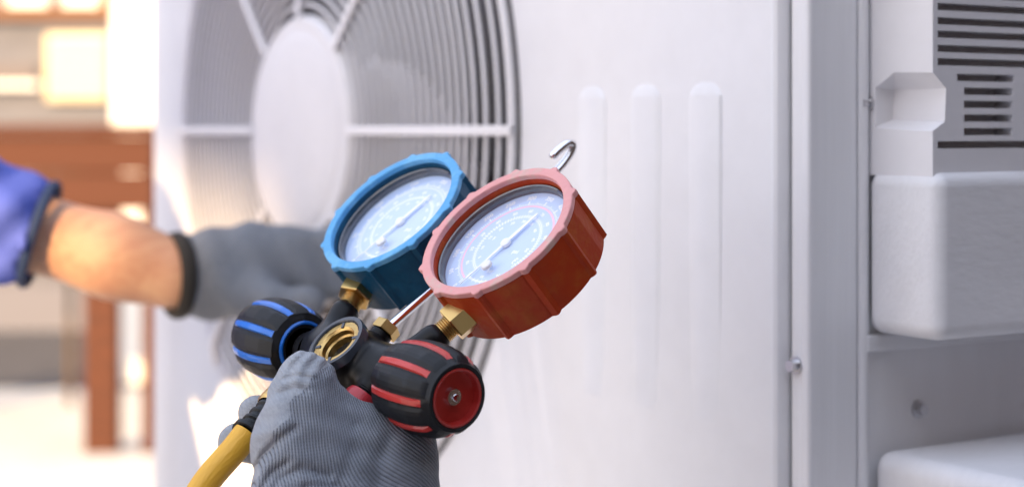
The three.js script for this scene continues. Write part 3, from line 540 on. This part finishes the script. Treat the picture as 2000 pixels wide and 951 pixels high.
  const palmSide = c => { const X = (c.x / -c.z) * F + 1000, Y = 255 - (c.y - EYE) / -c.z * F; return X < 655 - 0.64 * Math.max(0, Y - 700) + 0.0009 * Math.pow(Math.max(0, Y - 700), 2) * 0.4 - 30 * sstep(700, 760, Y) + 8 * Math.sin(Y * 0.11) || -c.z > 0.812; };
  const [gp, gk] = split(gg, palmSide);
  const glove = mesh('glove', gk, knit, P); glove.userData.label = 'grey knit glove gripping the manifold';
  mesh('palm_coating', gp, coat, glove);
  // far hand: a left hand laid on the grille
  const far = [[wrL, 0.0285], [at(420, 535, 1.305), 0.030], [at(500, 528, 1.315), 0.034]];
  const ad = at(420, 535, 1.305).sub(wrL).normalize();
  const fing = [0, 1, 2, 3].map(i => { const a = at(590 + i * 8, 478 + i * 26, 1.315 - i * 0.004), b = at(680 + i * 4, 470 + i * 32, 1.305), c = at(735, 480 + i * 34, 1.315); return [[a, 0.0115], [b, 0.0100], [c, 0.0085]]; });
  const th2 = [[at(450, 560, 1.29), 0.018], [at(540, 590, 1.27), 0.0125], [at(610, 588, 1.265), 0.0100]];
  const glove2 = nets(p => {
    let d = chain(p, far, 0.02);
    d = smin(d, chain(p, [[at(500, 505, 1.317), 0.021], [at(595, 485, 1.313), 0.0145]], 0.01), 0.02);
    d = smin(d, chain(p, [[at(500, 540, 1.313), 0.021], [at(600, 550, 1.303), 0.0135]], 0.01), 0.02);
    let fg = 9; for (const c of fing) fg = smin(fg, chain(p, c, 0.003), 0.003);
    d = smin(d, fg, 0.008); d = smin(d, chain(p, th2, 0.006), 0.012);
    d += 0.0012 * Math.sin(p.x * 210 + p.y * 90);
    return Math.max(d, -(p.x - wrL.x) * ad.x - (p.y - wrL.y) * ad.y - (p.z - wrL.z) * ad.z);
  }, at(330, 640, 1.35).add(V(-0.04, -0.01, -0.05)), at(760, 420, 1.25).add(V(0.02, 0.02, 0.03)), 0.003);
  uvFrom(glove2, (x, y, z) => [x / 0.0245, y / 0.0245]);
  mesh('glove', glove2, knit, P2).userData.label = 'grey knit glove reaching towards the fan grille';
  mesh('glove_cuff', new THREE.TorusGeometry(0.0290, 0.0042, 10, 40).scale(1, 1, 1.5).applyQuaternion(new THREE.Quaternion().setFromUnitVectors(V(0, 0, 1), ad)).translate(wrL.x, wrL.y, wrL.z), M(0.02, 0.018, 0.016, 0.85), P2);
  for (const q of [P, P2]) q.children.forEach(c => c.position.sub(q.position));   // parts are given in world places; the groups stand at the feet
}

// ---------------------------------------------------------------- what stands behind
const wood = (a, b) => tex(256, (i, j) => { const g = 0.5 + 0.5 * Math.sin((j / 256 * 18 + 2.5 * N(nA, i >> 2, j)) * Math.PI * 2), t = 0.55 * g + 0.45 * N(nC, i >> 3, j); return mixc(a, b, t); });
{
  const wm = new THREE.MeshStandardMaterial({ map: wood([0.050, 0.0115, 0.0022], [0.092, 0.023, 0.0048]), roughness: 0.8 });
  const D = 6.1, C = thing('bar_counter', 'dark brown wooden bar counter with board front and square legs', 'counter', [-2.1, 0, -D]);
  mesh('counter_top', box(-1.1, 0.845, 1.135, 1.172, -0.55, 0.03, 0.006), wm, C);
  for (let k = 0; k < 2; k++) mesh('front_board', box(-1.1, 0.83, 1.135 - 0.135 * (k + 1) + 0.003, 1.135 - 0.135 * k - 0.002, -0.02, 0.008, 0.004), wm, C);
  for (const [x0, x1] of [[-0.95, -0.85], [0.572, 0.690], [0.780, 0.842]]) mesh('leg', box(x0, x1, 0, 1.134, -0.105, -0.025, 0.006), wm, C);
  for (const x of [-0.9, -0.45]) mesh('leg', box(x, x + 0.09, 0, 1.134, -0.54, -0.46, 0.006), wm, C);

  const wall = tex(256, (i, j) => { const t = 0.15 + 0.05 * (N(nA, i, j) - 0.5) + 0.05 * (N(nC, i, j) - 0.5); return [t * 0.95, t * 0.96, t * 1.1]; }, true, 2, 2);
  const wallM = new THREE.MeshStandardMaterial({ map: wall, roughness: 0.9 });
  const white = M(0.82, 0.80, 0.76, 0.7), cream = M(0.72, 0.60, 0.40, 0.7), beamM = M(0.17, 0.075, 0.03, 0.7);
  const B = thing('house', 'pale pinkish house front with wooden beams and cream shutters', 'house', [-3.2, 0, -9.9]);
  mesh('wall', box(-6, 6, 0.26, 5.2, -0.3, 0), wallM, B);
  mesh('plinth', box(-6.02, 6.02, 0, 0.26, -0.3, 0.05), M(0.16, 0.16, 0.19, 0.85), B);
  mesh('roof', box(-6.3, 6.3, 5.2, 5.35, -2, 0.4), M(0.2, 0.06, 0.04, 0.8), B);
  const wx = (px, d = 9.9) => (px - 1000) / F * d + 3.2, wy = (py, d = 9.9) => EYE + (255 - py) / F * d;
  mesh('beam', box(-6, wx(228), wy(38), wy(14), 0, 0.07), beamM, B);
  mesh('beam', box(wx(196), wx(226), wy(14) + 0.002, 5.1, 0, 0.06), beamM, B);
  const win = mesh('shutter', box(wx(95), wx(215), wy(196), wy(68), 0.01, 0.06), cream, B);
  for (let k = 0; k < 6; k++) mesh('slat', box(wx(99), wx(211), wy(190 - k * 20), wy(178 - k * 20), 0.06, 0.075), cream, win);
  const wi2 = mesh('window', box(-1.2, wx(72), wy(160), wy(128), 0.005, 0.03), M(0.12, 0.10, 0.10, 0.3), B);
  mesh('sill', box(-1.3, wx(80), wy(172), wy(161), 0.0, 0.07), white, wi2);
  for (const [a, b] of [[18, 95], [125, 200]]) mesh('transom_panel', box(wx(a), wx(b), wy(13), wy(-60), 0.01, 0.05), white, B);
  const Pl = thing('pillar', 'white rendered square pillar standing behind the bar counter', 'pillar', [(268 - 1000) / F * 7.9, 0, -7.9]);
  mesh('shaft', box(-0.095, 0.16, 0.12, 3.4, -0.1, 0.1, 0.006), white, Pl); mesh('base', box(-0.11, 0.175, 0, 0.119, -0.115, 0.115, 0.006), white, Pl);

  // shrub under the counter
  const S = thing('shrub', 'small dark green shrub growing behind the bar counter', 'shrub', [(135 - 1000) / F * 7.2, 0, -7.2]);
  const leaf = new THREE.BufferGeometry(); leaf.setAttribute('position', new THREE.Float32BufferAttribute([0, 0, 0, 0.018, 0.03, 0.006, 0, 0.07, 0, -0.018, 0.03, 0.006], 3)); leaf.setIndex([0, 1, 2, 0, 2, 3]); leaf.computeVertexNormals();
  const L = []; seed = 99; const m4 = new THREE.Matrix4(), qq = new THREE.Quaternion(), eu = new THREE.Euler();
  for (let k = 0; k < 900; k++) { const a = rnd() * 6.283, b = Math.acos(2 * rnd() - 1), r = 0.17 * Math.cbrt(rnd()) * (0.8 + 0.4 * rnd()); eu.set(rnd() * 6, rnd() * 6, rnd() * 6); qq.setFromEuler(eu); m4.compose(V(r * Math.sin(b) * Math.cos(a), 0.83 + r * 1.1 * Math.cos(b), r * Math.sin(b) * Math.sin(a)), qq, V(1, 1, 1)); L.push(leaf.clone().applyMatrix4(m4)); }
  const cr = mesh('crown', mergeGeometries(L), new THREE.MeshStandardMaterial({ color: lin(0.05, 0.07, 0.02), roughness: 0.7, side: THREE.DoubleSide }), S);
  mesh('trunk', lathe([[0.016, 0], [0.012, 0.5], [0.007, 0.85]], 10), M(0.1, 0.06, 0.03, 0.9), S);
}
// added timber-clad building, unseen: shapes the sun patch and darkens what the casting mirrors
{
  const K = thing('added_shade_building', 'added unseen timber clad building whose wall and flat roof shape the sun patch', 'building', [-2.474, 0, 2.4]);
  const km = new THREE.MeshStandardMaterial({ map: wood([0.06, 0.045, 0.035], [0.13, 0.10, 0.08]), roughness: 0.75 });
  mesh('wall', box(0.02, 6.0, 0, 3.645, 0.02, 1.6), km, K);
  for (let k = 0; k < 22; k++) { const y = 0.02 + k * 0.163; mesh('cladding_board', box(0, 6.02, y, y + 0.157, 0, 0.018), km, K); mesh('cladding_board', box(0, 0.018, y, y + 0.157, 0.0185, 1.6), km, K); }
  const rs = new THREE.Shape([[-1.976, 0.3], [6.2, 0.3], [6.2, -2.2], [-1.13, -2.2]].map(([x, z]) => new THREE.Vector2(x, z)));  // roof outline cut to slant the edge of the sun patch
  mesh('roof', new THREE.ExtrudeGeometry(rs, { depth: 0.12, bevelEnabled: false }).rotateX(-Math.PI / 2).translate(0, 3.655, 0), M(0.25, 0.25, 0.25, 0.8), K);
}
// added timber wall outside the frame, darkening the right side of the unit
{
  const T = thing('added_shade_wall', 'brown vertical board wall standing beside the unit\'s valve side', 'wall', [1.15, 0, -0.7]);
  const tm = new THREE.MeshStandardMaterial({ map: wood([0.05, 0.028, 0.018], [0.11, 0.06, 0.035]), roughness: 0.8 });
  for (let k = 0; k < 20; k++) mesh('board', box(0, 0.03, 0, 2.3, -1.5 + k * 0.14, -1.5 + k * 0.14 + 0.136, 0.004), tm, T);
  for (const y of [0.4, 1.9]) mesh('rail', box(0.031, 0.07, y, y + 0.09, -1.5, 1.3), tm, T);
}
renderer.render(scene, camera);
